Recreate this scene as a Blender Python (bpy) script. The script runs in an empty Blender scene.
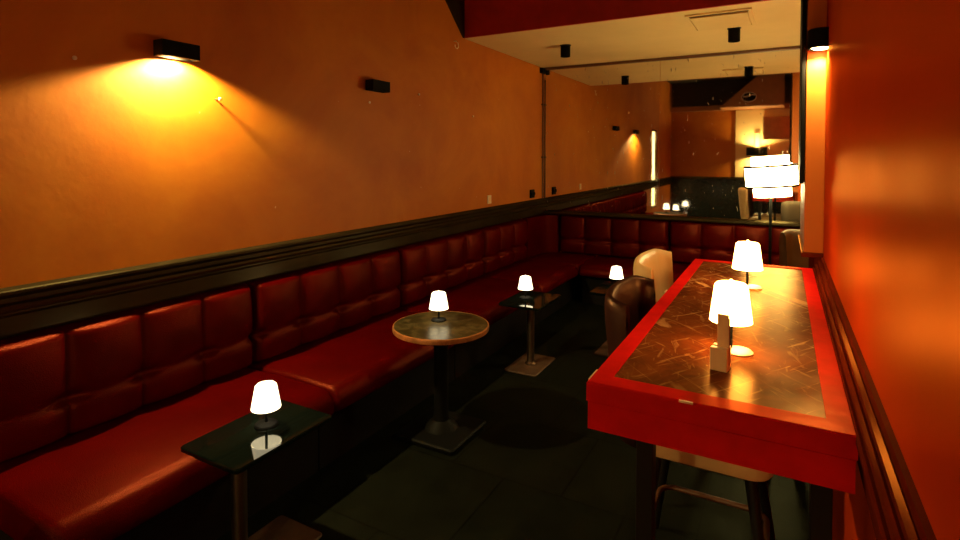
import bpy, bmesh, math, random
from mathutils import Vector, Matrix, noise
random.seed(7)
PI = math.pi
scene = bpy.context.scene
COL = scene.collection

# ------------------------------------------------------------------ dimensions
XL, XR = -2.62, 0.18          # left and right walls
YF, YM = -2.5, 6.32           # front wall (behind camera) and mirror plane
CAMZ = 1.6
PY0, PY1, XR2 = 3.2, 3.9, .62   # pier at the end of the right wall, and the recess beyond it
ZC = 2.715                    # dropped ceiling
ZH = 3.55                     # high ceiling

# ------------------------------------------------------------------ materials
def nt(name):
    m = bpy.data.materials.new(name); m.use_nodes = True
    n = m.node_tree.nodes; l = m.node_tree.links
    return m, n, l, n['Principled BSDF']

def setp(b, **kw):
    for k, v in kw.items():
        k = k.replace('_', ' ')
        if k in b.inputs: b.inputs[k].default_value = v

def rgb(c): return (c[0], c[1], c[2], 1.0)

def coords(n, l, scale=(1, 1, 1)):
    t = n.new('ShaderNodeTexCoord'); mp = n.new('ShaderNodeMapping')
    mp.inputs['Scale'].default_value = scale
    l.new(t.outputs['Object'], mp.inputs['Vector'])
    return mp.outputs['Vector']

def noise_node(n, l, vec, scale, detail=4, rough=.55, dist=0):
    t = n.new('ShaderNodeTexNoise')
    t.inputs['Scale'].default_value = scale; t.inputs['Detail'].default_value = detail
    t.inputs['Roughness'].default_value = rough; t.inputs['Distortion'].default_value = dist
    l.new(vec, t.inputs['Vector'])
    return t.outputs['Fac']

def ramp(n, l, fac, stops):
    r = n.new('ShaderNodeValToRGB')
    while len(r.color_ramp.elements) < len(stops): r.color_ramp.elements.new(.5)
    for e, (p, c) in zip(r.color_ramp.elements, stops):
        e.position = p; e.color = rgb(c) if len(c) == 3 else c
    l.new(fac, r.inputs['Fac'])
    return r.outputs['Color']

def bump(n, l, b, h, strength, dist=.01):
    bp = n.new('ShaderNodeBump'); bp.inputs['Strength'].default_value = strength
    bp.inputs['Distance'].default_value = dist
    l.new(h, bp.inputs['Height']); l.new(bp.outputs['Normal'], b.inputs['Normal'])

def simple(name, c, rough=.5, metal=0, var=.12, vscale=9, bmp=0, bscale=60, coat=0, spec=.5):
    """one colour with a little wear in colour and gloss"""
    m, n, l, b = nt(name)
    v = coords(n, l)
    f = noise_node(n, l, v, vscale, 5)
    lo = tuple(max(0, x * (1 - var)) for x in c); hi = tuple(min(1, x * (1 + var)) for x in c)
    l.new(ramp(n, l, f, [(.3, lo), (.7, hi)]), b.inputs['Base Color'])
    setp(b, Roughness=rough, Metallic=metal, Specular_IOR_Level=spec)
    if coat: setp(b, Coat_Weight=coat, Coat_Roughness=.12)
    if bmp: bump(n, l, b, noise_node(n, l, v, bscale, 3), bmp)
    return m

def plaster(name, c1, c2, c3, rough, scale=1.3, streak=0, spec=.3):
    m, n, l, b = nt(name)
    v = coords(n, l)
    f = noise_node(n, l, v, scale, 7, .6, .6)
    col = ramp(n, l, f, [(.32, c1), (.52, c2), (.72, c3)])
    if not streak:
        fl = n.new('ShaderNodeMix'); fl.data_type = 'RGBA'
        l.new(ramp(n, l, noise_node(n, l, v, 21, 1, .4), [(.80, (0, 0, 0)), (.83, (.8, .8, .8))]), fl.inputs['Factor'])
        l.new(col, fl.inputs['A']); fl.inputs['B'].default_value = (.7, .5, .3, 1); col = fl.outputs['Result']
    l.new(col, b.inputs['Base Color'])
    setp(b, Roughness=rough, Specular_IOR_Level=spec)
    v2 = coords(n, l, (1, 1, .25)) if streak else v
    f2 = noise_node(n, l, v2, 5 if streak else 30, 3 if streak else 5, .5)
    mr = n.new('ShaderNodeMapRange')
    mr.inputs['To Min'].default_value = rough - .06; mr.inputs['To Max'].default_value = rough + .07
    l.new(f2, mr.inputs['Value']); l.new(mr.outputs['Result'], b.inputs['Roughness'])
    if not streak: bump(n, l, b, f2, .05, .01)
    return m

def emit(name, c, s):
    m, n, l, b = nt(name)
    setp(b, Base_Color=rgb((.8, .75, .65)), Roughness=.6)
    b.inputs['Emission Color'].default_value = rgb(c); b.inputs['Emission Strength'].default_value = s
    v = coords(n, l); f = noise_node(n, l, v, 20, 2)
    l.new(ramp(n, l, f, [(.2, (.74, .7, .6)), (.8, (.84, .8, .7))]), b.inputs['Base Color'])
    return m

def leather(name, c, rough, bmp=.25, var=.2, spec=.25):
    m, n, l, b = nt(name)
    v = coords(n, l)
    f = noise_node(n, l, v, 4, 5)
    lo = tuple(x * (1 - var) for x in c); hi = tuple(x * (1 + var) for x in c)
    l.new(ramp(n, l, f, [(.3, lo), (.7, hi)]), b.inputs['Base Color'])
    vo = n.new('ShaderNodeTexVoronoi'); vo.inputs['Scale'].default_value = 260; l.new(v, vo.inputs['Vector'])
    f2 = noise_node(n, l, v, 12, 4)
    mx = n.new('ShaderNodeMath'); mx.operation = 'ADD'
    l.new(vo.outputs['Distance'], mx.inputs[0]); l.new(f2, mx.inputs[1])
    bump(n, l, b, mx.outputs[0], bmp, .004)
    setp(b, Roughness=rough, Specular_IOR_Level=spec)
    return m

def lacquer(m, tint, fac, rough):
    """replace the surface by matt pigment under a thin tinted varnish"""
    n, l = m.node_tree.nodes, m.node_tree.links
    b = n['Principled BSDF']
    d = n.new('ShaderNodeBsdfDiffuse'); g = n.new('ShaderNodeBsdfGlossy'); mx = n.new('ShaderNodeMixShader')
    g.inputs['Color'].default_value = rgb(tint); g.inputs['Roughness'].default_value = rough
    mx.inputs['Fac'].default_value = fac
    for sock, dst in (('Base Color', (d.inputs['Color'],)), ('Normal', (d.inputs['Normal'], g.inputs['Normal'])), ('Roughness', (g.inputs['Roughness'],))):
        if b.inputs[sock].is_linked:
            src = b.inputs[sock].links[0].from_socket
            for t in dst: l.new(src, t)
    l.new(d.outputs[0], mx.inputs[1]); l.new(g.outputs[0], mx.inputs[2])
    l.new(mx.outputs[0], n['Material Output'].inputs['Surface'])
    n.remove(b)

M = {}
M['wall'] = plaster('ochre_plaster', (.40, .102, .005), (.48, .140, .007), (.55, .185, .010), .55)
M['panel'] = plaster('glossy_red_orange_paint', (.40, .020, .001), (.45, .027, .001), (.50, .034, .002), .38, 1.1, streak=1, spec=.22)
M['pier'] = plaster('orange_pier_paint', (.48, .125, .016), (.50, .135, .018), (.52, .145, .02), .5)
M['soffit'] = simple('deep_red_soffit', (.42, .010, .005), .6)
M['ceiling'] = simple('cream_ceiling_paint', (.76, .56, .25), .7, var=.05, vscale=2)
M['dark_ceiling'] = simple('black_ceiling_paint', (.02, .012, .008), .8)
M['wainscot'] = simple('black_gloss_wainscot', (.012, .016, .012), .25)
M['trim'] = simple('dark_varnished_wood', (.016, .011, .005), .28, var=.4, vscale=5, spec=.4)
M['rail'] = simple('reddish_varnished_wood', (.09, .008, .002), .3, var=.35, vscale=5, spec=.16)
M['red_leather'] = leather('red_leather', (.047, .0002, .0002), .36)
M['plinth'] = simple('black_plinth', (.005, .004, .004), .7, spec=.1)
M['black'] = simple('matt_black_metal', (.003, .003, .003), .6, spec=.08)
M['black_wood'] = simple('black_stained_wood', (.008, .006, .005), .45, spec=.2)
M['black_glass'] = simple('black_glass', (.003, .005, .004), .06, var=.05, spec=.3)
M['steel'] = simple('brushed_steel', (.34, .25, .19), .3, metal=1)
M['plate'] = simple('worn_bronze_plate', (.07, .035, .02), .6, metal=.3, var=.4)
M['red_paint'] = simple('chipped_red_paint', (.55, .005, .006), .3, var=.14, vscale=14, bmp=.1, bscale=25, spec=.25)
M['white_plastic'] = simple('white_plastic', (.75, .66, .5), .4)
M['brass'] = simple('copper_pipe', (.45, .22, .09), .35, metal=.9)
M['pipe'] = simple('painted_pipe', (.10, .035, .012), .45)
M['cream_leather'] = leather('cream_leather', (.66, .42, .19), .42, .15, .06)
M['brown_leather'] = leather('dark_brown_leather', (.022, .007, .005), .32, .15, .2, .3)
M['grey_fabric'] = leather('taupe_velvet', (.13, .10, .065), .8, .3)
M['beech'] = simple('pale_wood', (.85, .62, .36), .45, var=.15, vscale=6)
M['card'] = simple('menu_card', (.45, .14, .05), .5)
M['shade_small'] = emit('lit_shade', (1, .86, .55), 3.0)
M['shade_bar'] = emit('lit_bar_shade', (1, .52, .13), 22)
M['shade_floor'] = emit('lit_drum_shade', (1, .78, .32), 40)
M['bulb'] = emit('lamp_glass', (1, .74, .27), 30)
M['window'] = emit('lit_window_glass', (1, .74, .27), 4)
M['oval_white'] = simple('pale_enamel', (.7, .6, .5), .4)
M['brown_panel'] = simple('brown_bulkhead_paint', (.32, .12, .035), .5)

def table_marble():
    m, n, l, b = nt('brown_marble')
    v = coords(n, l)
    f = noise_node(n, l, v, 3.2, 9, .62, 1.6)
    base = ramp(n, l, f, [(.30, (.045, .008, .002)), (.48, (.10, .020, .004)), (.62, (.14, .032, .007)), (.75, (.06, .012, .003))])
    def streaks(rot, sx, sy, lo, hi, amt, dist=.5):
        r_ = n.new('ShaderNodeMapping'); r_.inputs['Rotation'].default_value = (0, 0, rot)
        l.new(v, r_.inputs['Vector'])
        q_ = n.new('ShaderNodeMapping'); q_.inputs['Scale'].default_value = (sx, sy, 1)
        l.new(r_.outputs['Vector'], q_.inputs['Vector'])
        t_ = noise_node(n, l, q_.outputs['Vector'], 1, 3, .5, dist)
        return ramp(n, l, t_, [(lo, (0, 0, 0)), (hi, (amt,) * 3)])
    def add(p, q):
        a_ = n.new('ShaderNodeMix'); a_.data_type = 'RGBA'; a_.blend_type = 'ADD'; a_.inputs['Factor'].default_value = 1
        l.new(p, a_.inputs['A']); l.new(q, a_.inputs['B']); return a_.outputs['Result']
    lines = add(streaks(.55, 70, 7, .60, .70, .8), streaks(-.75, 80, 8, .61, .71, .7))
    lines = add(lines, streaks(-.2, 60, 9, .62, .72, .6, 1.0))
    lines = add(lines, streaks(-.62, 15, 2.2, .635, .69, .9, 1.2))
    msk = ramp(n, l, noise_node(n, l, v, 2.5, 3), [(.40, (.12, .12, .12)), (.62, (1, 1, 1))])
    mm = n.new('ShaderNodeMix'); mm.data_type = 'RGBA'; mm.blend_type = 'MULTIPLY'; mm.inputs['Factor'].default_value = .85
    l.new(lines, mm.inputs['A']); l.new(msk, mm.inputs['B'])
    x = n.new('ShaderNodeMix'); x.data_type = 'RGBA'
    l.new(mm.outputs['Result'], x.inputs['Factor']); l.new(base, x.inputs['A'])
    x.inputs['B'].default_value = (.50, .27, .11, 1)
    l.new(x.outputs['Result'], b.inputs['Base Color'])
    r = n.new('ShaderNodeMapRange'); r.inputs['To Min'].default_value = .12; r.inputs['To Max'].default_value = .34
    l.new(noise_node(n, l, v, 9, 6, .65), r.inputs['Value']); l.new(r.outputs['Result'], b.inputs['Roughness'])
    return m
M['marble'] = table_marble()

def round_top():
    m, n, l, b = nt('mottled_olive_laminate')
    v = coords(n, l)
    f = noise_node(n, l, v, 9, 8, .68, 1.2)
    l.new(ramp(n, l, f, [(.35, (.012, .010, .003)), (.5, (.032, .024, .009)), (.60, (.09, .066, .026)), (.72, (.024, .018, .007))]), b.inputs['Base Color'])
    setp(b, Roughness=.3, Specular_IOR_Level=.16)
    return m
M['round_top'] = round_top()
M['copper_edge'] = simple('worn_copper_edge', (.5, .2, .07), .35, metal=.5, var=.35, vscale=20)

def floor_mat():
    m, n, l, b = nt('dark_slate_tiles')
    v = coords(n, l)
    br = n.new('ShaderNodeTexBrick'); br.offset = .5
    br.inputs['Scale'].default_value = 1.0; br.inputs['Mortar Size'].default_value = .004
    br.inputs['Brick Width'].default_value = .6; br.inputs['Row Height'].default_value = .6
    br.inputs['Color1'].default_value = (.0045, .0055, .004, 1); br.inputs['Color2'].default_value = (.006, .0065, .0045, 1)
    br.inputs['Mortar'].default_value = (.0015, .0015, .0015, 1)
    l.new(v, br.inputs['Vector'])
    f = noise_node(n, l, v, 5, 8, .65)
    mx = n.new('ShaderNodeMix'); mx.data_type = 'RGBA'; mx.blend_type = 'MULTIPLY'; mx.inputs['Factor'].default_value = .7
    l.new(br.outputs['Color'], mx.inputs['A'])
    l.new(ramp(n, l, f, [(.3, (.55, .55, .5)), (.7, (1.2, 1.15, 1.0))]), mx.inputs['B'])
    l.new(mx.outputs['Result'], b.inputs['Base Color'])
    r = n.new('ShaderNodeMapRange'); r.inputs['To Min'].default_value = .32; r.inputs['To Max'].default_value = .6
    l.new(f, r.inputs['Value']); l.new(r.outputs['Result'], b.inputs['Roughness'])
    setp(b, Specular_IOR_Level=.12)
    bump(n, l, b, br.outputs['Fac'], -.2, .003)
    return m
M['floor'] = floor_mat()

def mirror_mat():
    m, n, l, b = nt('tarnished_mirror')
    v = coords(n, l)
    f = noise_node(n, l, v, 2.2, 9, .72, 1.5)
    setp(b, Metallic=1)
    v3 = coords(n, l, (9, 9, 2.2))
    sp = noise_node(n, l, v3, 5.5, 3, .5)
    spots = ramp(n, l, sp, [(.70, (0, 0, 0)), (.735, (1, 1, 1))])
    c = n.new('ShaderNodeMix'); c.data_type = 'RGBA'
    l.new(spots, c.inputs['Factor']); c.inputs['A'].default_value = (.80, .77, .70, 1); c.inputs['B'].default_value = (.45, .36, .25, 1)
    l.new(c.outputs['Result'], b.inputs['Base Color'])
    r = n.new('ShaderNodeMapRange'); r.inputs['From Min'].default_value = .40; r.inputs['From Max'].default_value = .75
    r.inputs['To Min'].default_value = .01; r.inputs['To Max'].default_value = .06
    l.new(f, r.inputs['Value'])
    a = n.new('ShaderNodeMath'); a.operation = 'MAXIMUM'
    s = n.new('ShaderNodeMath'); s.operation = 'MULTIPLY'; s.inputs[1].default_value = .5
    l.new(spots, s.inputs[0]); l.new(r.outputs['Result'], a.inputs[0]); l.new(s.outputs[0], a.inputs[1])
    l.new(a.outputs[0], b.inputs['Roughness'])
    return m
M['mirror'] = mirror_mat()

lacquer(M['panel'], (1, .38, .09), .19, .33)
lacquer(M['rail'], (1, .42, .12), .05, .25)
lacquer(M['red_paint'], (1, .30, .10), .07, .3)
lacquer(M['red_leather'], (1, .22, .11), .034, .34)
lacquer(M['brown_leather'], (1, .6, .4), .05, .36)
lacquer(M['floor'], (.85, .9, .65), .008, .42)
lacquer(M['marble'], (1, .62, .28), .09, .2)
lacquer(M['trim'], (.9, .75, .4), .05, .3)

# ------------------------------------------------------------------ mesh helpers
class B:
    """collects shapes for ONE mesh object"""
    def __init__(s): s.bm = bmesh.new()
    def _mark(s): return set(s.bm.verts)
    def _xf(s, old, mat):
        vs = [v for v in s.bm.verts if v not in old]
        bmesh.ops.transform(s.bm, matrix=mat, verts=vs)
    def box(s, x0, x1, y0, y1, z0, z1, bev=0, seg=2, mat=None):
        t = bmesh.new()
        bmesh.ops.create_cube(t, size=1)
        bmesh.ops.scale(t, vec=(abs(x1 - x0), abs(y1 - y0), abs(z1 - z0)), verts=t.verts)
        if bev: bmesh.ops.bevel(t, geom=list(t.edges), offset=bev, segments=seg, profile=.5, affect='EDGES')
        bmesh.ops.translate(t, vec=((x0 + x1) / 2, (y0 + y1) / 2, (z0 + z1) / 2), verts=t.verts)
        if mat is not None: bmesh.ops.transform(t, matrix=mat, verts=t.verts)
        s.merge(t); return s
    def merge(s, t):
        vm = {v: s.bm.verts.new(v.co) for v in t.verts}
        for f in t.faces:
            try: s.bm.faces.new([vm[v] for v in f.verts])
            except ValueError: pass
        t.free()
    def lathe(s, prof, c=(0, 0, 0), seg=32, axis='Z', closed=False, arc=2 * PI):
        rings = []
        for k in range(seg):
            a = arc * k / seg; ring = []
            for r, h in prof:
                if axis == 'Z': p = (r * math.cos(a), r * math.sin(a), h)
                elif axis == 'X': p = (h, r * math.cos(a), r * math.sin(a))
                else: p = (r * math.sin(a), h, r * math.cos(a))
                ring.append(s.bm.verts.new((p[0] + c[0], p[1] + c[1], p[2] + c[2])))
            rings.append(ring)
        n = len(prof)
        for k in range(seg):
            a, b = rings[k], rings[(k + 1) % seg]
            for i in range(n if closed else n - 1):
                j = (i + 1) % n
                s.bm.faces.new((a[i], b[i], b[j], a[j]))
        if not closed:
            bmesh.ops.remove_doubles(s.bm, verts=[v for r in rings for v in r], dist=1e-5)
        return s
    def cyl(s, p0, p1, r0, r1=None, seg=20):
        r1 = r0 if r1 is None else r1
        p0, p1 = Vector(p0), Vector(p1); d = p1 - p0
        q = d.to_track_quat('Z', 'Y').to_matrix().to_4x4()
        t = bmesh.new()
        bmesh.ops.create_cone(t, cap_ends=True, segments=seg, radius1=r0, radius2=r1, depth=d.length)
        bmesh.ops.transform(t, matrix=Matrix.Translation((p0 + p1) / 2) @ q, verts=t.verts)
        s.merge(t); return s
    def tube(s, pts, r, seg=10, closed=False):
        pts = [Vector(p) for p in pts]; rings = []; up = Vector((0, 0, 1))
        n = len(pts)
        for i, p in enumerate(pts):
            if closed: d = pts[(i + 1) % n] - pts[i - 1]
            else: d = pts[min(i + 1, n - 1)] - pts[max(i - 1, 0)]
            d.normalize()
            u = d.cross(up)
            if u.length < .05: u = d.cross(Vector((1, 0, 0)))
            u.normalize(); w = d.cross(u)
            rings.append([s.bm.verts.new(p + r * (math.cos(2 * PI * k / seg) * u + math.sin(2 * PI * k / seg) * w)) for k in range(seg)])
        m = n if closed else n - 1
        for i in range(m):
            a, b = rings[i], rings[(i + 1) % n]
            for k in range(seg): s.bm.faces.new((a[k], a[(k + 1) % seg], b[(k + 1) % seg], b[k]))
        if not closed:
            s.bm.faces.new(rings[0]); s.bm.faces.new(rings[-1])
        return s
    def prism(s, poly, axis, a0, a1):
        """poly of (u,v) extruded along axis: X -> (y,z), Y -> (x,z), Z -> (x,y)"""
        def P(u, v, a): return {'X': (a, u, v), 'Y': (u, a, v), 'Z': (u, v, a)}[axis]
        A = [s.bm.verts.new(P(u, v, a0)) for u, v in poly]; C = [s.bm.verts.new(P(u, v, a1)) for u, v in poly]
        s.bm.faces.new(A); s.bm.faces.new(C)
        for i in range(len(poly)):
            j = (i + 1) % len(poly); s.bm.faces.new((A[i], A[j], C[j], C[i]))
        return s
    def sweep(s, rings, cap=True):
        R = [[s.bm.verts.new(p) for p in r] for r in rings]
        for a, b in zip(R[:-1], R[1:]):
            n = len(a)
            for k in range(n): s.bm.faces.new((a[k], a[(k + 1) % n], b[(k + 1) % n], b[k]))
        if cap: s.bm.faces.new(R[0]); s.bm.faces.new(R[-1])
        return s
    def done(s, name, mat, parent=None, smooth=True, angle=.7, loc=None):
        bmesh.ops.recalc_face_normals(s.bm, faces=s.bm.faces)
        me = bpy.data.meshes.new(name); s.bm.to_mesh(me); s.bm.free()
        me.materials.append(M[mat])
        if smooth:
            for p in me.polygons: p.use_smooth = True
            me.set_sharp_from_angle(angle=angle)
        o = bpy.data.objects.new(name, me); COL.objects.link(o)
        if parent is not None: o.parent = parent
        if loc is not None: o.location = loc
        return o

def tag(o, label, cat, group=None):
    o['label'] = label; o['category'] = cat
    if group: o['group'] = group
    return o
def thing(name, label, cat, loc, rz=0, group=None):
    o = bpy.data.objects.new(name, None); COL.objects.link(o)
    o.empty_display_size = .1
    o.location = loc; o.rotation_euler = (0, 0, rz)
    return tag(o, label, cat, group)
def struct(o): o['kind'] = 'structure'; return o
def kids(o): return [c for c in COL.objects if c.parent == o]
def dup(root, loc, label, rz=None):
    r = root.copy(); COL.objects.link(r); r.location = loc; r['label'] = label
    if rz is not None: r.rotation_euler = (0, 0, rz)
    for c in kids(root):
        d = c.copy(); COL.objects.link(d); d.parent = r
        for g in kids(c):
            e = g.copy(); COL.objects.link(e); e.parent = d
    return r

# ------------------------------------------------------------------ room shell
T = .12
struct(B().box(XL - T, XR2 + T, YF - T, YM + T, -.1, 0).done('floor', 'floor', smooth=False))
WY0, WY1, WZ0, WZ1 = -.62, -.10, .45, 2.25           # opening of the lit window in the left wall
struct(B().box(XL - T, XL, WY1, YM + T, 0, ZH).box(XL - T, XL, YF - T, WY0, 0, ZH)
       .box(XL - T, XL, WY0, WY1, 0, WZ0).box(XL - T, XL, WY0, WY1, WZ1, ZH).done('wall_left', 'wall', smooth=False))
struct(B().box(XR, XR + T, YF - T, PY1, 0, ZH).done('wall_right', 'panel', smooth=False))
struct(B().box(XR2, XR2 + T, PY1 - T, YM + T, 0, ZH).box(XR + T, XR2, PY1 - T, PY1, 0, ZH).done('wall_right_recess', 'wall', smooth=False))
struct(B().box(XL, XR2, YM, YM + T, 0, ZH).done('wall_back', 'wall', smooth=False))
fw = struct(B().box(XL, XR, YF - T, YF, 0, ZH).done('wall_front', 'wall', smooth=False))
B().box(XL + .003, XR - .003, YF, YF + .03, 0, 1.06).done('wainscot', 'wainscot', fw)
B().box(XL + .003, XR - .003, YF, YF + .055, 1.06, 1.12, .008).done('wainscot_cap', 'trim', fw)
struct(B().box(XL, XR2, 4.40, YM, ZC, ZC + .1).box(XL, XR2, 4.40, 4.46, ZC + .1, ZH).done('ceiling', 'ceiling', smooth=False))
# deep red fascia board of the dropped ceiling
struct(B().box(XL, XR2, 4.375, 4.40, ZC, ZH).done('trim_1', 'soffit', smooth=False))
struct(B().box(XL - T, XR2 + T, YF - T, 4.40, ZH, ZH + .1).done('ceiling_high', 'dark_ceiling', smooth=False))
# sloping wedge added to darken the left wall where it meets the fascia
struct(B().prism([(4.375, ZC), (4.375, ZH), (3.45, ZH)], 'X', XL, XL + .02).done('dark_wedge', 'trim', smooth=False))
# bulkhead beam over the front wall, with its slanted cheek, reflected in the mirror
struct(B().prism([(-1.35, 2.80), (-.55, 3.50), (.0, 3.50), (.0, 2.80)], 'Y', -2.45, -1.55)
       .box(-2.6, -1.35, -2.45, -2.3, 2.80, 2.92).done('wall_bulkhead', 'brown_panel', smooth=False))
struct(B().box(-2.6, .15, YF + .005, YF + .04, 2.92, ZH).done('trim_4', 'dark_ceiling', smooth=False))

cp = struct(B().box(-1.06, XR - .005, YF + .005, YF + .035, 1.125, 2.79).done('trim_8', 'ceiling', smooth=False))
struct(B().box(-.45, XR - .005, YF + .036, YF + .20, 2.05, 2.60).done('trim_9', 'brown_panel', smooth=False))
w1 = struct(B().box(XL - .05, XL - .03, WY0, WY1, WZ0, WZ1).done('window_1', 'window', smooth=False))
f = B()
for y0, y1, z0, z1 in ((WY0, WY0 + .04, WZ0, WZ1), (WY1 - .04, WY1, WZ0, WZ1), (WY0 + .04, WY1 - .04, WZ0, WZ0 + .04), (WY0 + .04, WY1 - .04, WZ1 - .04, WZ1)):
    f.box(XL - .03, XL + .0, y0, y1, z0, z1)
f.done('window_frame', 'trim', w1, smooth=False)

# moulded dark rail along the left wall  (profile in x,z)
def rail_prof(x, s, z0, z1, d):
    h = z1 - z0
    pr = [(0, 0), (.55, 0), (.62, .06), (.62, .42), (.50, .46), (.50, .50), (.74, .54), (.80, .60), (.74, .66), (.45, .70), (.45, .80), (.85, .86), (1, .91), (1, .97), (.94, 1), (0, 1)]
    return [(x + s * u * d, z0 + v * h) for u, v in pr]
struct(B().prism(rail_prof(XL, 1, .915, 1.10, .075), 'Y', YF + .06, YM).done('trim_5', 'trim', angle=.4))
# wall right: red painted rail
RP = [(0, 0), (.6, 0), (.7, .1), (.7, .46), (.85, .52), (1, .60), (1, .67), (.92, .71), (.80, .70), (.78, .77), (.66, .82), (.56, .81), (.53, .88), (.36, .93), (.30, .92), (.22, 1), (0, 1)]
struct(B().prism([(XR - u * .048, .93 + v * .175) for u, v in RP], 'Y', YF + .06, PY0 - .015).done('trim_6', 'rail', angle=.4))
# ledge below the mirror
struct(B().prism([(YM, .92), (YM - .13, .92), (YM - .14, .93), (YM - .13, .95), (YM - .02, .955), (YM, .955)], 'X', XL + .075, XR2 - .01).done('trim_7', 'trim', angle=.4))
# pier at the end of the bar table
PX0 = .095
pier = struct(B().box(PX0, XR, PY0, PY1, 1.10, ZH, .004).done('wall_pier', 'pier', smooth=False))
B().box(PX0 - .012, XR - .001, PY0 - .012, PY1 + .012, 1.10, 1.125, .004).done('pier_foot', 'rail', pier, smooth=False)
B().box(.142, XR - .001, PY0, PY1, 0, 1.10).done('pier_base', 'rail', pier, smooth=False)

# ------------------------------------------------------------------ mirror (two leaves)
MZ0, MZ1, MSEAM = .957, 2.685, -1.215
def mirror(x0, x1, label):
    t = thing('wall_mirror', label, 'mirror', ((x0 + x1) / 2, YM, MZ0), 0, 'wall mirror panels above the back banquette')
    h = (x1 - x0) / 2
    B().box(-h, h, -.008, 0, 0, MZ1 - MZ0).done('mirror_glass', 'mirror', t, smooth=False)
    return t
mL = mirror(XL + .008, MSEAM - .0015, 'left leaf of the wide tarnished mirror, next to the orange wall')
mR = mirror(MSEAM + .0015, XR2 - .02, 'right leaf of the wide tarnished mirror, behind the floor lamp')
tr = B().box(XL + .005, XR2 - .01, YM - .035, YM, MZ1, ZC - .001, .004)
tag(tr.done('mirror_rail', 'pipe', smooth=False), 'thin brown rail along top of wide mirror at the ceiling', 'rail')

# black panel seen edge-on on the side of the pier
t = thing('wall_board', 'tall black board seen edge on, fixed to side of orange pier', 'board', (PX0, 3.35, 1.47))
B().box(-.022, -.004, -.16, .22, 0, 1.8, .004).done('board', 'black', t, smooth=False)
B().box(-.004, 0, -.05, .1, .3, 1.5).done('bracket', 'steel', t, smooth=False)

# ------------------------------------------------------------------ banquettes
def back_shell(L, pads, z0, z1, base_t=.05, amp=.072, tuft=.36):
    """tufted backrest along +x, its face towards +y (local), wall at y=0"""
    per = 22; nx = pads * per; nz = 44
    b = B(); grid = []
    for i in range(nx + 1):
        col = []
        for k in range(nz + 1):
            u = (i / per) % 1.0 if i < nx else 1.0
            if i % per == 0: u = 0.0
            v = k / nz
            bul = max(0., math.sin(PI * u)) ** .42
            edge = 1.0 if 0 < i < nx else 0.0
            du = min(u, 1 - u)
            # crease row, pinched hard at the seams
            line = math.exp(-((v - tuft - .03 * math.sin(PI * u)) / .045) ** 2)
            pinch = .07 + .80 * math.exp(-(du / .17) ** 2)
            # vertical puff of upper and lower cushions
            if v > tuft: w = (v - tuft) / (1 - tuft)
            else: w = v / tuft
            puff = (.80 + .20 * math.sin(PI * min(1, max(0, w))) ** .6) * (.72 + .28 * math.sin(PI * (.08 + .84 * v)) ** .8)
            seam_soft = .30 * (1 - line)                    # seams are shallow away from the buttons
            d = base_t + amp * ((seam_soft + (1 - seam_soft) * bul) * puff * (1 - pinch * line))
            if i in (0, nx): d = base_t * .55
            elif i in (1, nx - 1): d = base_t * .55 + (d - base_t * .55) * .62
            if v > .93: d *= math.sqrt(max(0, 1 - ((v - .93) / .07) ** 2)) * .75 + .25
            if v < .04: d *= .55 + .45 * v / .04
            x = L * i / nx; z = z0 + (z1 - z0) * v
            d += .004 * noise.noise(Vector((x * 6, z * 6, L)))
            col.append(b.bm.verts.new((x, d, z)))
        grid.append(col)
    bk = [[b.bm.verts.new((L * i / nx, 0, z)) for z in (z0, z1)] for i in range(nx + 1)]
    for i in range(nx):
        for k in range(nz):
            b.bm.faces.new((grid[i][k], grid[i + 1][k], grid[i + 1][k + 1], grid[i][k + 1]))
        b.bm.faces.new((bk[i][1], grid[i][nz], grid[i + 1][nz], bk[i + 1][1]))
        b.bm.faces.new((bk[i][0], bk[i + 1][0], grid[i + 1][0], grid[i][0]))
        b.bm.faces.new((bk[i][0], bk[i][1], bk[i + 1][1], bk[i + 1][0]))
    for i in (0, nx):
        b.bm.faces.new([bk[i][0]] + grid[i] + [bk[i][1]])
    return b
def seat_shell(L, D, z0, z1, round_end=False):
    """seat cushion along +x, front towards +y, rounded front lip"""
    prof = []
    r = .085; h = z1 - z0
    prof += [(0, z0), (D - .012, z0), (D, z0 + .012)]
    for k in range(9):
        a = PI / 2 * k / 8; prof.append((D - r + r * math.cos(a), z1 - r + r * math.sin(a)))
    prof += [(D * .75, z1 + .004), (D * .45, z1 + .008), (.15, z1 + .002), (0, z1)]
    cy = D / 2; cz = (z0 + z1) / 2
    rings = []
    e = .05
    for x, s in ((0, .0), (.004, .35), (.012, .7), (.03, 1), (L - .03, 1), (L - .012, .7), (L - .004, .35), (L, 0)):
        ring = []
        for (y, z) in prof:
            k = e * (1 - s) * .55
            ring.append((x, y - k * (1 if y > cy else 0), z - k * (1 if z > cz else 0)))
        rings.append(ring)
    return B().sweep(rings)
WG = 'red leather banquette sections along the left wall'
def banq(label, loc, rz, L, pads, group, D=.69, back_off=.0):
    t = thing('banquette', label, 'banquette', loc, rz, group)
    seat_shell(L - .006, D, .325, .445).done('seat', 'red_leather', t, angle=1.2)
    back_shell(L - .006, pads, .452, .908).done('backrest', 'red_leather', t, angle=2.5)
    B().box(.003, L - .006, .02, D - .13, 0, .322).done('plinth', 'plinth', t, smooth=False)
    return t
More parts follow.
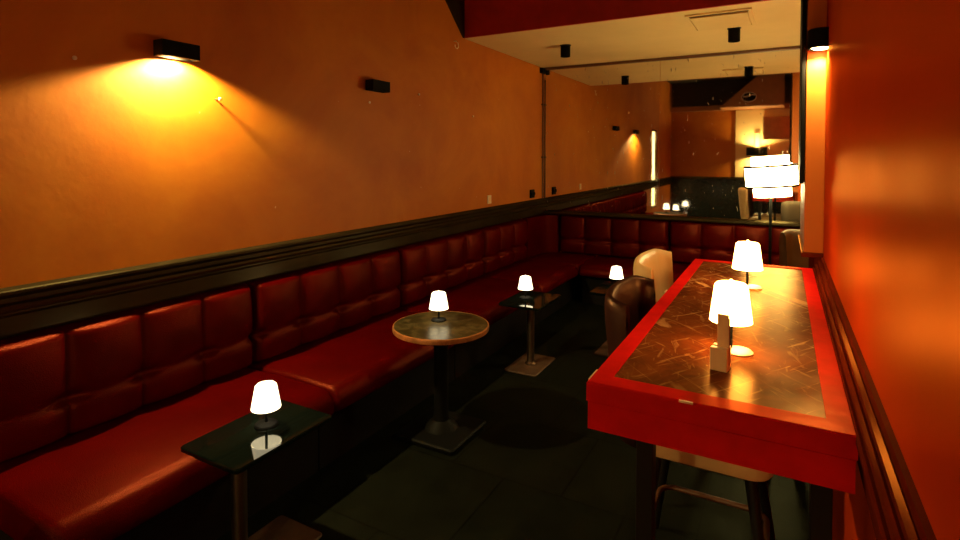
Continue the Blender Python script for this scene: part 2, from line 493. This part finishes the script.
# along the left wall: local +x runs towards -y of the room, so the face (+y local) looks to +x of the room
secs = [(.80, 2.00, 4, 'red leather banquette section nearest the viewer, behind the black table with lamp'),
        (2.00, 3.32, 4, 'red leather banquette section behind the round table'),
        (3.32, 4.64, 4, 'red leather banquette section behind the second black rectangular table'),
        (4.64, 5.66, 3, 'red leather banquette section on the left wall just before the corner')]
for y0, y1, n, lab in secs:
    banq(lab, (XL + .002, y1, 0), -PI / 2, y1 - y0, n, WG)
BG = 'red leather banquette sections below the mirror'
bk1 = [(-1.10, -1.93 + .002, 4, 'red leather banquette section under left part of mirror, behind the white stool'),
       (.54, -1.10 + .002, 5, 'red leather banquette section under right part of mirror, behind the floor lamp')]
def banq_back(label, x0, x1, n, bx0):
    # face looks to -y of the room: rotate by pi, origin at the right end
    t = thing('banquette', label, 'banquette', (x1, YM - .002, 0), PI, BG)
    seat_shell(x1 - x0 - .006, .67, .325, .445).done('seat', 'red_leather', t, angle=1.2)
    back_shell(x1 - bx0 - .006, n, .452, .915).done('backrest', 'red_leather', t, angle=2.5)
    B().box(.003, x1 - x0 - .006, .02, .67 - .13, 0, .322).done('plinth', 'plinth', t, smooth=False)
banq_back(bk1[0][3], -1.93, -1.10, 4, -2.38)
banq_back(bk1[1][3], -1.10, .54, 5, -1.10)
# corner piece
t = thing('banquette', 'plain red leather corner piece where the two banquettes meet', 'banquette', (XL + .002, YM - .002, 0))
B().box(0, .686, -.656, 0, .325, .447, .02, 3).done('seat', 'red_leather', t)
B().prism([(0, 0), (0, -.62), (.07, -.62), (.082, -.30), (.13, -.16), (.225, -.095), (.235, 0)], 'Z', .452, .905).done('backrest', 'red_leather', t, angle=.9)
B().box(.0, .55, -.65, 0, 0, .322).done('plinth', 'plinth', t, smooth=False)

# ------------------------------------------------------------------ small tables
def rounded_rect(hx, hy, r, n=6):
    pts = []
    for cx, cy, a0 in ((hx - r, hy - r, 0), (-hx + r, hy - r, 90), (-hx + r, -hy + r, 180), (hx - r, -hy + r, 270)):
        for k in range(n + 1):
            a = math.radians(a0 + 90 * k / n); pts.append((cx + r * math.cos(a), cy + r * math.sin(a)))
    return pts
def plate_shape(b, poly, z0, z1, ch=.004):
    def sc(d): 
        return [(x - math.copysign(d, x), y - math.copysign(d, y)) for x, y in poly]
    rings = [[(x, y, z0) for x, y in sc(ch)], [(x, y, z0 + ch) for x, y in poly], [(x, y, z1 - ch) for x, y in poly], [(x, y, z1) for x, y in sc(ch)]]
    return b.sweep(rings)
TG = 'low black rectangular tables along the banquette'
def small_table(label, loc, py=0):
    t = thing('pedestal_table', label, 'table', loc, 0, TG)
    plate_shape(B(), rounded_rect(.165, .235, .018), .495, .515).done('tabletop', 'black_glass', t, angle=.5)
    B().box(-.09, .09, -.12 + min(0, py), .12, .483, .495).done('top_bracket', 'black', t, smooth=False)
    B().lathe([(0, .012), (.042, .012), (.045, .018), (.030, .03), (.0285, .04), (.0285, .483), (0, .483)], (0, py, 0)).done('pole', 'steel', t, angle=.5)
    plate_shape(B(), rounded_rect(.13, .21, .02), 0, .012).done('base_plate', 'plate', t, angle=.5)
    return t
t1 = small_table('low black glass table with steel pole, nearest the viewer by the banquette', (-1.81, 1.45, 0), -.10)
t2 = small_table('low black rectangular table with lamp, between the round table and the corner', (-1.69, 3.84, 0))
t3 = small_table('low black table in the far corner, mostly hidden behind the dark stool', (-1.20, 4.50, 0))
t4 = small_table('low black table beyond the front end of banquette, seen only in the mirror', (-1.82, .42, 0))

# round table
t = thing('round_table', 'round table with mottled olive top, copper edge and black pedestal', 'table', (-1.73, 2.64, 0))
B().lathe([(0, .605), (.272, .605), (.272, .632), (0, .632)], seg=64).done('tabletop', 'round_top', t, angle=.5)
B().lathe([(.272, .603), (.279, .606), (.281, .618), (.279, .631), (.272, .6335)], seg=64, closed=True).done('edge_band', 'copper_edge', t, angle=.8)
B().lathe([(0, .03), (.10, .03), (.085, .05), (.05, .08), (.042, .12), (.042, .5), (.055, .54), (.11, .585), (.12, .605), (0, .605)]).done('pedestal', 'black', t, angle=.5)
plate_shape(B(), rounded_rect(.20, .20, .02), 0, .03, .008).done('base_plate', 'black', t, angle=.5)

# ------------------------------------------------------------------ table lamps
def table_lamp(label, loc, mat, group, sr=.058, tr=.040, sh=.096, z_s=.072, base_r=.045, ex=0, rz=0):
    t = thing('table_lamp', label, 'lamp', loc, rz, group)
    B().lathe([(0, 0), (base_r, 0), (base_r + .001, .004), (base_r - .004, .009), (base_r * .5, .012), (0, .013)], (ex, 0, 0)).done('base', 'white_plastic' if mat == 'shade_bar' else 'black', t, angle=.6)
    B().lathe([(0, .01), (.0055, .01), (.0055, z_s + .05), (0, z_s + .05)], seg=14).done('stem', 'black', t, angle=.6)
    s = B().lathe([(sr, z_s), (tr + .002, z_s + sh - .006), (tr - .004, z_s + sh), (0, z_s + sh + .001), (0, z_s + sh - .004), (tr - .004, z_s + sh - .005), (sr - .003, z_s)], seg=40).done('lamp_shade', mat, t, angle=.8)
    B().lathe([(0, z_s + sh), (.005, z_s + sh), (.006, z_s + sh + .006), (.003, z_s + sh + .011), (0, z_s + sh + .012)], seg=12).done('finial', mat, s)
    return t
LG = 'small cordless lamps on the low tables'
table_lamp('small glowing lamp on the black table nearest the viewer', (-1.825, 1.49, .515), 'shade_small', LG)
table_lamp('small glowing lamp on the round table', (-1.785, 2.70, .632), 'shade_small', LG)
table_lamp('small glowing lamp on the black table between round table and corner', (-1.735, 3.84, .515), 'shade_small', LG)
table_lamp('small glowing lamp in the far corner, beside the dark stool back', (-1.22, 4.56, .515), 'shade_small', LG)
table_lamp('small glowing lamp on the table seen only in the mirror', (-1.80, .48, .515), 'shade_small', LG)

# ------------------------------------------------------------------ bar table
TX0, TX1, TY0, TY1, TZ = -.418, .136, 1.29, 3.17, 1.05
t = thing('bar_table', 'long red painted bar table with brown marble top beside the right wall', 'table', ((TX0 + TX1) / 2, (TY0 + TY1) / 2, 0))
hx, hy = (TX1 - TX0) / 2, (TY1 - TY0) / 2
bw = .05
B().box(-hx + bw, hx - bw, -hy + bw + .01, hy - bw, TZ - .03, TZ - .003).done('tabletop', 'marble', t, smooth=False)
# chipped red frame, mitred
fr = B()
zc0, zc1 = TZ - .048, TZ
o_ = [(-hx, -hy), (hx, -hy), (hx, hy), (-hx, hy)]
i_ = [(-hx + bw, -hy + bw + .01), (hx - bw, -hy + bw + .01), (hx - bw, hy - bw), (-hx + bw, hy - bw)]
R_ = lambda pts, z: [fr.bm.verts.new((x, y, z)) for x, y in pts]
ch = .004
oo = [(x - math.copysign(ch, x), y - math.copysign(ch, y)) for x, y in o_]
rows = [R_(i_, zc0), R_(o_, zc0), R_(o_, zc1 - ch), R_(oo, zc1), R_(i_, zc1)]
for a, b_ in zip(rows, rows[1:] + rows[:1]):
    for k in range(4): fr.bm.faces.new((a[k], a[(k + 1) % 4], b_[(k + 1) % 4], b_[k]))
fr.done('top_frame', 'red_paint', t, smooth=False)
ap = B()
az0, az1 = TZ - .118, TZ - .051
at = .025
for x0, x1, y0, y1 in ((-hx + .003, hx - .003, -hy + .003, -hy + at), (-hx + .003, hx - .003, hy - at, hy - .003), (-hx + .003, -hx + at, -hy + at, hy - at), (hx - at, hx - .003, -hy + at, hy - at)):
    ap.box(x0, x1, y0, y1, az0, az1)
ap.done('apron', 'red_paint', t, smooth=False)
for lx, ly in ((-hx + .105, -hy + .19), (hx - .05, -hy + .19), (-hx + .105, hy - .055), (hx - .05, hy - .055)):
    B().box(lx - .022, lx + .022, ly - .022, ly + .022, 0, TZ - .05, .003).done('leg', 'black_wood', t, smooth=False)
# worn chips of bare wood on the frame
for (x, y, lx, ly) in ((-.045, -hy, .03, .006), (-hx + .0015, -hy + .05, .003, .07), (-hx, .1, .005, .05)):
    B().box(x - lx / 2, x + lx / 2, y - ly / 2, y + ly / 2, TZ - .0035, TZ + .0006).done('bare_wood_chip', 'beech', t, smooth=False)

BLG = 'lit table lamps on the red bar table'
table_lamp('glowing white shaded lamp on bar table, beside the wooden menu holder', (-.126, 1.70, TZ - .003), 'shade_bar', BLG, .057, .042, .108, .088, .036, .022)
table_lamp('glowing white shaded lamp at the far end of the bar table', (-.129, 2.58, TZ - .003), 'shade_bar', BLG, .060, .044, .112, .08, .036, .02)

# menu holder
t = thing('menu_holder', 'pale wooden block holding small menu cards, before the near bar lamp', 'menu holder', (-.138, 1.545, TZ - .003), math.radians(-8))
B().box(-.021, .021, -.022, -.004, 0, .06, .002).box(-.021, .021, .006, .022, 0, .06, .002).box(-.021, .021, -.004, .006, 0, .012).done('block', 'beech', t, smooth=False)
for k in range(2):
    B().box(-.008 + k * .002, .020 + k * .002, -.002 + .003 * k, -.0008 + .003 * k, .0125, .145 - .01 * k).done('menu_card', 'card' if k else 'beech', t, smooth=False)

# ------------------------------------------------------------------ stools (facing +x local)
def stool(label, loc, rz, shell, seatm, w=.23, dback=.30, zr=1.10, lining=None):
    t = thing('bar_stool', label, 'stool', loc, rz, 'upholstered bar stools')
    plate = rounded_rect(.22, w - .045, .07)
    rings = []
    for z, s in ((.535, .97), (.545, 1), (.60, 1.0), (.625, .97), (.64, .88), (.645, .5)):
        rings.append([(x * s, y * s, z) for x, y in plate])
    B().sweep(rings).done('seat', seatm, t, angle=.8)
    # wrap-round back: path in plan from near wing round the back to far wing
    path = []
    rr = .085; xw = -.225; xb = -dback
    for k in range(5): path.append((xw + (xb + rr - xw) * k / 5, -w))
    for k in range(9):
        a = PI / 2 * k / 8; path.append((xb + rr - rr * math.sin(a), -w + rr - rr * math.cos(a)))
    for k in range(1, 8): path.append((xb - .02 * math.sin(PI * k / 8), (-w + rr) * (1 - k / 4)))
    path += [(x, -y) for x, y in path[:14][::-1]]
    path = [(x, y, math.atan2(y, -x)) for x, y in path]
    N = len(path) - 1
    pts = path
    sec = []
    th = .052
    for k in range(16):
        a = 2 * PI * k / 16
        sec.append((math.copysign(abs(math.cos(a)) ** .6, math.cos(a)), math.copysign(abs(math.sin(a)) ** .5, math.sin(a))))
    def ring_for(i, t_in, t_out, z0, z1):
        x, y, a = pts[i]
        p0 = Vector(pts[max(i - 1, 0)][:2]); p1 = Vector(pts[min(i + 1, N)][:2])
        d = (p1 - p0).normalized(); nrm = Vector((d.y, -d.x))
        if nrm.dot(Vector((x, y))) < 0: nrm = -nrm
        e = min(i, N - i) / 5.5
        top = z1 - (.09 * (1 - min(1, e)) ** 2) - .018 * min(1, abs(y) / w) ** 12
        out = []
        for u, v in sec:
            f_ = (u + 1) / 2
            off = -t_in + f_ * (t_in - t_out) if False else (t_in + (t_out - t_in) * f_)
            z = (z0 + top) / 2 + v * (top - z0) / 2
            flare = .05 * (z - .6) / .5
            q = Vector((x, y)) + nrm * (-off + flare * .5)
            if x < 0: q.x -= flare * .6
            out.append((q.x, q.y, z))
        return out
    B().sweep([ring_for(i, 0, th, .56, zr) for i in range(N + 1)]).done('backrest', shell, t, angle=1.3)
    if lining:
        B().sweep([ring_for(i, th + .001, th + .012, .66, zr - .05) for i in range(1, N)]).done('back_lining', lining, t, angle=1.3)
    for sx in (-1, 1):
        for sy in (-1, 1):
            B().cyl((sx * .23, sy * (w + .01), 0), (sx * .15, sy * (w - .09), .536), .013, .02, 14).done('leg', 'black_wood', t, angle=.6)
    fr = .62
    # foot ring
    zf = .22; q = 1 - zf / .536
    ex, ey = .15 + .08 * q, w - .09 + .10 * q
    B().tube([(x, y, zf) for x, y in rounded_rect(ex, ey, .06)], .011, 10, True).done('foot_rest', 'pipe', t)
    return t
stool('dark brown leather bar stool with cream seat, nearest at the bar table', (-.235, 2.16, 0), 0, 'brown_leather', 'cream_leather')
stool('white leather bar stool with wrapped back, second along the bar table', (-.275, 2.80, 0), 0, 'cream_leather', 'cream_leather', w=.25, zr=1.115)
stool('taupe upholstered stool at far end of bar table, partly behind orange pier', (.15, 4.42, 0), math.radians(-100), 'grey_fabric', 'grey_fabric', w=.2, zr=1.06)

# ------------------------------------------------------------------ floor lamp
t = thing('floor_lamp', 'tall floor lamp with lit tiered drum shade and thin black pole', 'lamp', (-.085, 4.9, 0), math.radians(6))
B().lathe([(0, 0), (.14, 0), (.14, .018), (.02, .026), (0, .026)]).done('base', 'black', t, angle=.6)
B().cyl((0, 0, .02), (0, 0, 1.60), .011).done('pole', 'black', t, angle=.6)
def drum(r, z0, z1, name, mat, c=(0, 0, 0)):
    return B().lathe([(r, z0), (r, z1), (r - .004, z1), (r - .004, z0)], c, 48, closed=True).done(name, mat, t, angle=.6)
md = drum(.185, 1.375, 1.535, 'lamp_shade', 'shade_floor')
for z in (1.368, 1.528):
    B().lathe([(.189, z), (.189, z + .017), (.182, z + .017), (.182, z)], seg=48, closed=True).done('shade_band', 'black', md, angle=.6)
drum(.135, 1.54, 1.615, 'upper_shade', 'shade_floor')
drum(.135, 1.295, 1.37, 'lower_shade', 'shade_floor')
B().tube([(-.185, 0, 1.455), (0, 0, 1.455), (.185, 0, 1.455)], .004).tube([(0, -.185, 1.455), (0, .185, 1.455)], .004).tube([(-.135, 0, 1.57), (.135, 0, 1.57)], .004).tube([(-.135, 0, 1.335), (.135, 0, 1.335)], .004).done('shade_spider', 'black', t)

for c in kids(t):
    if 'shade' in c.name:
        piv = Matrix.Translation((0, 0, 1.455))
        c.matrix_local = piv @ Matrix.Rotation(math.radians(-4.5), 4, 'Y') @ piv.inverted()

# ------------------------------------------------------------------ wall lights
def box_light(label, y, lit):
    t = thing('wall_light', label, 'wall light', (XL, y, 2.082), 0, 'black box wall lights on the orange wall')
    bx = B()
    L, D, H, w = .094, .085, .075, .006
    bx.box(.012, D, -L, L, H - w, H).box(.012, .012 + w, -L, L, 0, H - w).box(D - w, D, -L, L, 0, H - w).box(.012 + w, D - w, -L, -L + w, 0, H - w).box(.012 + w, D - w, L - w, L, 0, H - w)
    bx.done('housing', 'black', t, smooth=False)
    B().box(0, .012, -.05, .05, .015, .065).done('wall_plate', 'black', t, smooth=False)
    B().box(.022, .075, -.085, .085, .045, .055).done('lamp_glass', 'bulb' if lit else 'black', t, smooth=False)
    return t
box_light('lit black box wall light throwing an orange pool on the wall', 1.605, True)
box_light('unlit black box wall light, further along the orange wall', 3.10, False)

t = thing('wall_light', 'lit black cylinder wall light high on the orange pier', 'wall light', (.15, PY0 - .004, 2.13))
B().lathe([(.052, 0), (.056, .004), (.056, .088), (.05, .094), (0, .094), (0, .088), (.048, .086), (.048, 0)], (0, -.07, 0), 32).done('housing', 'black', t, angle=.6)
B().box(-.02, .02, -.02, .004, .02, .07).done('wall_mount', 'black', t, smooth=False)
B().lathe([(0, -.004), (.03, -.002), (.047, .010), (.047, .02), (0, .02)], (0, -.07, 0), 24).done('lamp_glass', 'bulb', t)

# drum lamp on the front wall, seen in the mirror
t = thing('drum_wall_light', 'wide black drum wall light on the far wall seen in the mirror', 'wall light', (-.57, YF + .037, 1.66))
B().lathe([(.23, 0), (.23, .2), (.222, .2), (.222, 0)], (0, .26, 0), 40, closed=True).done('lamp_shade', 'black', t, angle=.6)
B().box(-.05, .05, 0, .03, .0, .55).box(-.012, .012, .03, .26, .09, .11).done('wall_mount', 'beech', t, smooth=False)

# ------------------------------------------------------------------ ceiling fittings
DG = 'black cylinder downlights on the low ceiling'
for (x, y, lab) in ((-1.90, 5.15, 'black cylinder ceiling downlight nearer the left wall'), (-.385, 5.18, 'black cylinder ceiling downlight beside the ceiling vent')):
    t = thing('ceiling_downlight', lab, 'downlight', (x, y, ZC - .115), 0, DG)
    B().lathe([(.045, 0), (.048, .003), (.048, .105), (.044, .109), (0, .109), (0, .04), (.04, .03), (.04, 0)], (0, 0, 0), 28).done('housing', 'black', t, angle=.6)
    B().lathe([(.02, .109), (.055, .110), (.055, .115), (0, .115)], seg=28).done('ceiling_plate', 'black', t, angle=.6)
t = thing('ceiling_vent', 'cream rectangular vent panel with dark slot, set in the ceiling', 'vent', (-.455, 4.81, ZC))
f = B()
for x0, x1, y0, y1 in ((-.235, .235, -.285, -.255), (-.235, .235, .255, .285), (-.235, -.215, -.255, .255), (.215, .235, -.255, .255)):
    f.box(x0, x1, y0, y1, -.012, 0)
f.done('frame', 'ceiling', t, smooth=False)
B().box(-.205, .205, -.205, .247, -.016, -.004, .003).done('panel', 'ceiling', t, smooth=False)
B().box(-.215, .215, -.255, -.207, -.004, -.001).done('slot', 'black', t, smooth=False)

# ------------------------------------------------------------------ small things on the left wall
# conduit beside the mirror
t = thing('conduit', 'thin dark vertical conduit on orange wall at the mirror edge', 'pipe', (XL + .014, 6.275, 1.10))
B().cyl((0, 0, 0), (0, 0, ZC - 1.10 - .06), .008).done('pipe', 'pipe', t)
B().box(-.014, .03, -.075, .03, ZC - 1.10 - .075, ZC - 1.10 - .012, .004).done('junction_box', 'black', t, smooth=False)
B().tube([(.012, .03, ZC - 1.135), (.014, .036, ZC - 1.145), (.014, .040, ZC - 1.19), (.014, .040, ZC - 1.25)], .008).done('bent_pipe', 'brass', t)
for z in (.5, 1.15):
    B().box(-.014, .014, -.016, .016, z, z + .02).done('clip', 'pipe', t, smooth=False)

def plate_thing(name, label, cat, y, z, mat, w=.075, h=.075, inner='black'):
    t = thing(name, label, cat, (XL, y, z))
    t = B().box(0, .012, -w / 2, w / 2, -h / 2, h / 2, .003).done('face_plate', mat, t, smooth=False)
    B().box(.012, .016, -w / 4, w / 4, -h / 4, h / 4, .001).done('rocker' if cat == 'switch' else 'socket_insert', inner, t, smooth=False)
plate_thing('light_switch', 'small cream switch plate low on the orange wall above the rail', 'switch', 4.89, 1.178, 'white_plastic', .07, .085, 'beech')
t = thing('wall_socket', 'black double socket on orange wall just left of the conduit', 'socket', (XL, 5.96, 1.175))
t = B().box(0, .022, -.055, .055, -.05, .05, .006).done('face_plate', 'black', t, smooth=False)
for s in (-1, 1):
    B().cyl((.022, s * .026, .0), (.034, s * .026, 0), .02).done('plug_hole', 'plinth', t)

def hook(name, label, y, z, r=.022):
    t = thing(name, label, 'hook', (XL, y, z))
    B().tube([(0, 0, .02), (.025, 0, .02), (.03, 0, .012)], .0035).done('shank', 'white_plastic', t)
    B().tube([(.03, r * math.sin(a), .012 - r + r * math.cos(a)) for a in [math.radians(20 + 250 * k / 14) for k in range(15)]], .0038).done('hook_bend', 'white_plastic', t)
hook('wall_hook', 'small white screw hook on orange wall under the red fascia end', 4.22, 2.635, .03)
def screw(label, y, z, l=.03):
    t = thing('wall_peg', label, 'peg', (XL, y, z), 0, 'small pegs and screws left in the orange wall')
    B().cyl((0, 0, 0), (l, 0, 0), .004, seg=10).done('shank', 'brass', t)
    B().lathe([(0, l), (.009, l), (.009, l + .004), (0, l + .007)], seg=14, axis='X').done('head', 'white_plastic', t, angle=.6)
screw('pale peg casting a shadow, right of the lit box wall light', 1.84, 1.91, .035)
screw('tiny screw left of the lit box wall light', 1.18, 2.02, .015)
screw('tiny pale screw under the unlit box wall light', 3.05, 2.0, .012)
screw('tiny pale screw on orange wall midway between unlit light and conduit', 4.55, 2.0, .012)
screw('small dark screw right of the unlit box wall light', 3.66, 2.12, .012)

# oval plaque on the bulkhead, seen in the mirror
t = thing('oval_plaque', 'oval plaque with pale scrolled mark on brown bulkhead in the mirror', 'plaque', (-.72, -1.55, 3.02), 0)
e = B(); poly = [(.15 * math.cos(2 * PI * k / 40), .11 * math.sin(2 * PI * k / 40)) for k in range(40)]
e.prism(poly, 'Y', -.006, .012); e.done('board', 'black', t, smooth=False)
B().tube([(x, .014, z) for x, z in poly], .008, 8, True).done('rim', 'oval_white', t)
B().tube([(.11 * math.cos(a) * 1.0, .018, .03 + .035 * math.sin(2 * a) * .6) for a in [PI * k / 20 for k in range(21)]], .012).done('emblem', 'oval_white', t)
plate_thing_loc = thing('wall_socket', 'white socket plate below the drum wall light in the mirror', 'socket', (-.75, YF + .036, 1.33))
B().box(-.08, .08, 0, .02, -.12, .1, .004).done('face_plate', 'white_plastic', plate_thing_loc, smooth=False)

# ------------------------------------------------------------------ lights of the room
def lamp(kind, name, loc, power, color, **kw):
    d = bpy.data.lights.new(name, kind); d.energy = power; d.color = color
    for k, v in kw.items(): setattr(d, k, v)
    o = bpy.data.objects.new(name, d); COL.objects.link(o); o.location = loc
    return o
WARM = (1, .74, .27)
lamp('SPOT', 'wall_light_beam', (XL + .05, 1.605, 2.090), 200, WARM, spot_size=math.radians(152), spot_blend=.25, shadow_soft_size=.03)
lamp('POINT', 'drum_light_glow', (-.57, YF + .17, 1.76), 170, WARM, shadow_soft_size=.06)
lamp('SPOT', 'pier_light_beam', (.15, PY0 - .075, 2.12), 45, WARM, spot_size=math.radians(150), spot_blend=.3, shadow_soft_size=.03)

w = bpy.data.worlds.new('World'); scene.world = w; w.use_nodes = True
w.node_tree.nodes['Background'].inputs['Color'].default_value = (1, .6, .3, 1)
w.node_tree.nodes['Background'].inputs['Strength'].default_value = .0

# ------------------------------------------------------------------ camera
F = 545.0
cam = bpy.data.cameras.new('Camera'); co = bpy.data.objects.new('Camera', cam); COL.objects.link(co)
cam.sensor_fit = 'HORIZONTAL'; cam.sensor_width = 36; cam.lens = F / 960 * 36
pitch = math.radians(1.5)
yaw = math.atan2(783.5 - 480, F)
co.location = (0, 0, CAMZ)
co.rotation_euler = (PI / 2 - pitch, 0, yaw)
ppy = 158 + F * math.tan(pitch)
cam.shift_x = 0; cam.shift_y = -(270 - ppy) / 960
cam.clip_start = .01
scene.camera = co

scene.view_settings.view_transform = 'Standard'; scene.view_settings.look = 'None'
scene.view_settings.gamma = 1; scene.view_settings.use_curve_mapping = False
scene.view_settings.exposure = 0.0
scene.cycles.use_denoising = True
scene.cycles.max_bounces = 10; scene.cycles.diffuse_bounces = 6; scene.cycles.glossy_bounces = 6
scene.cycles.sample_clamp_indirect = 8
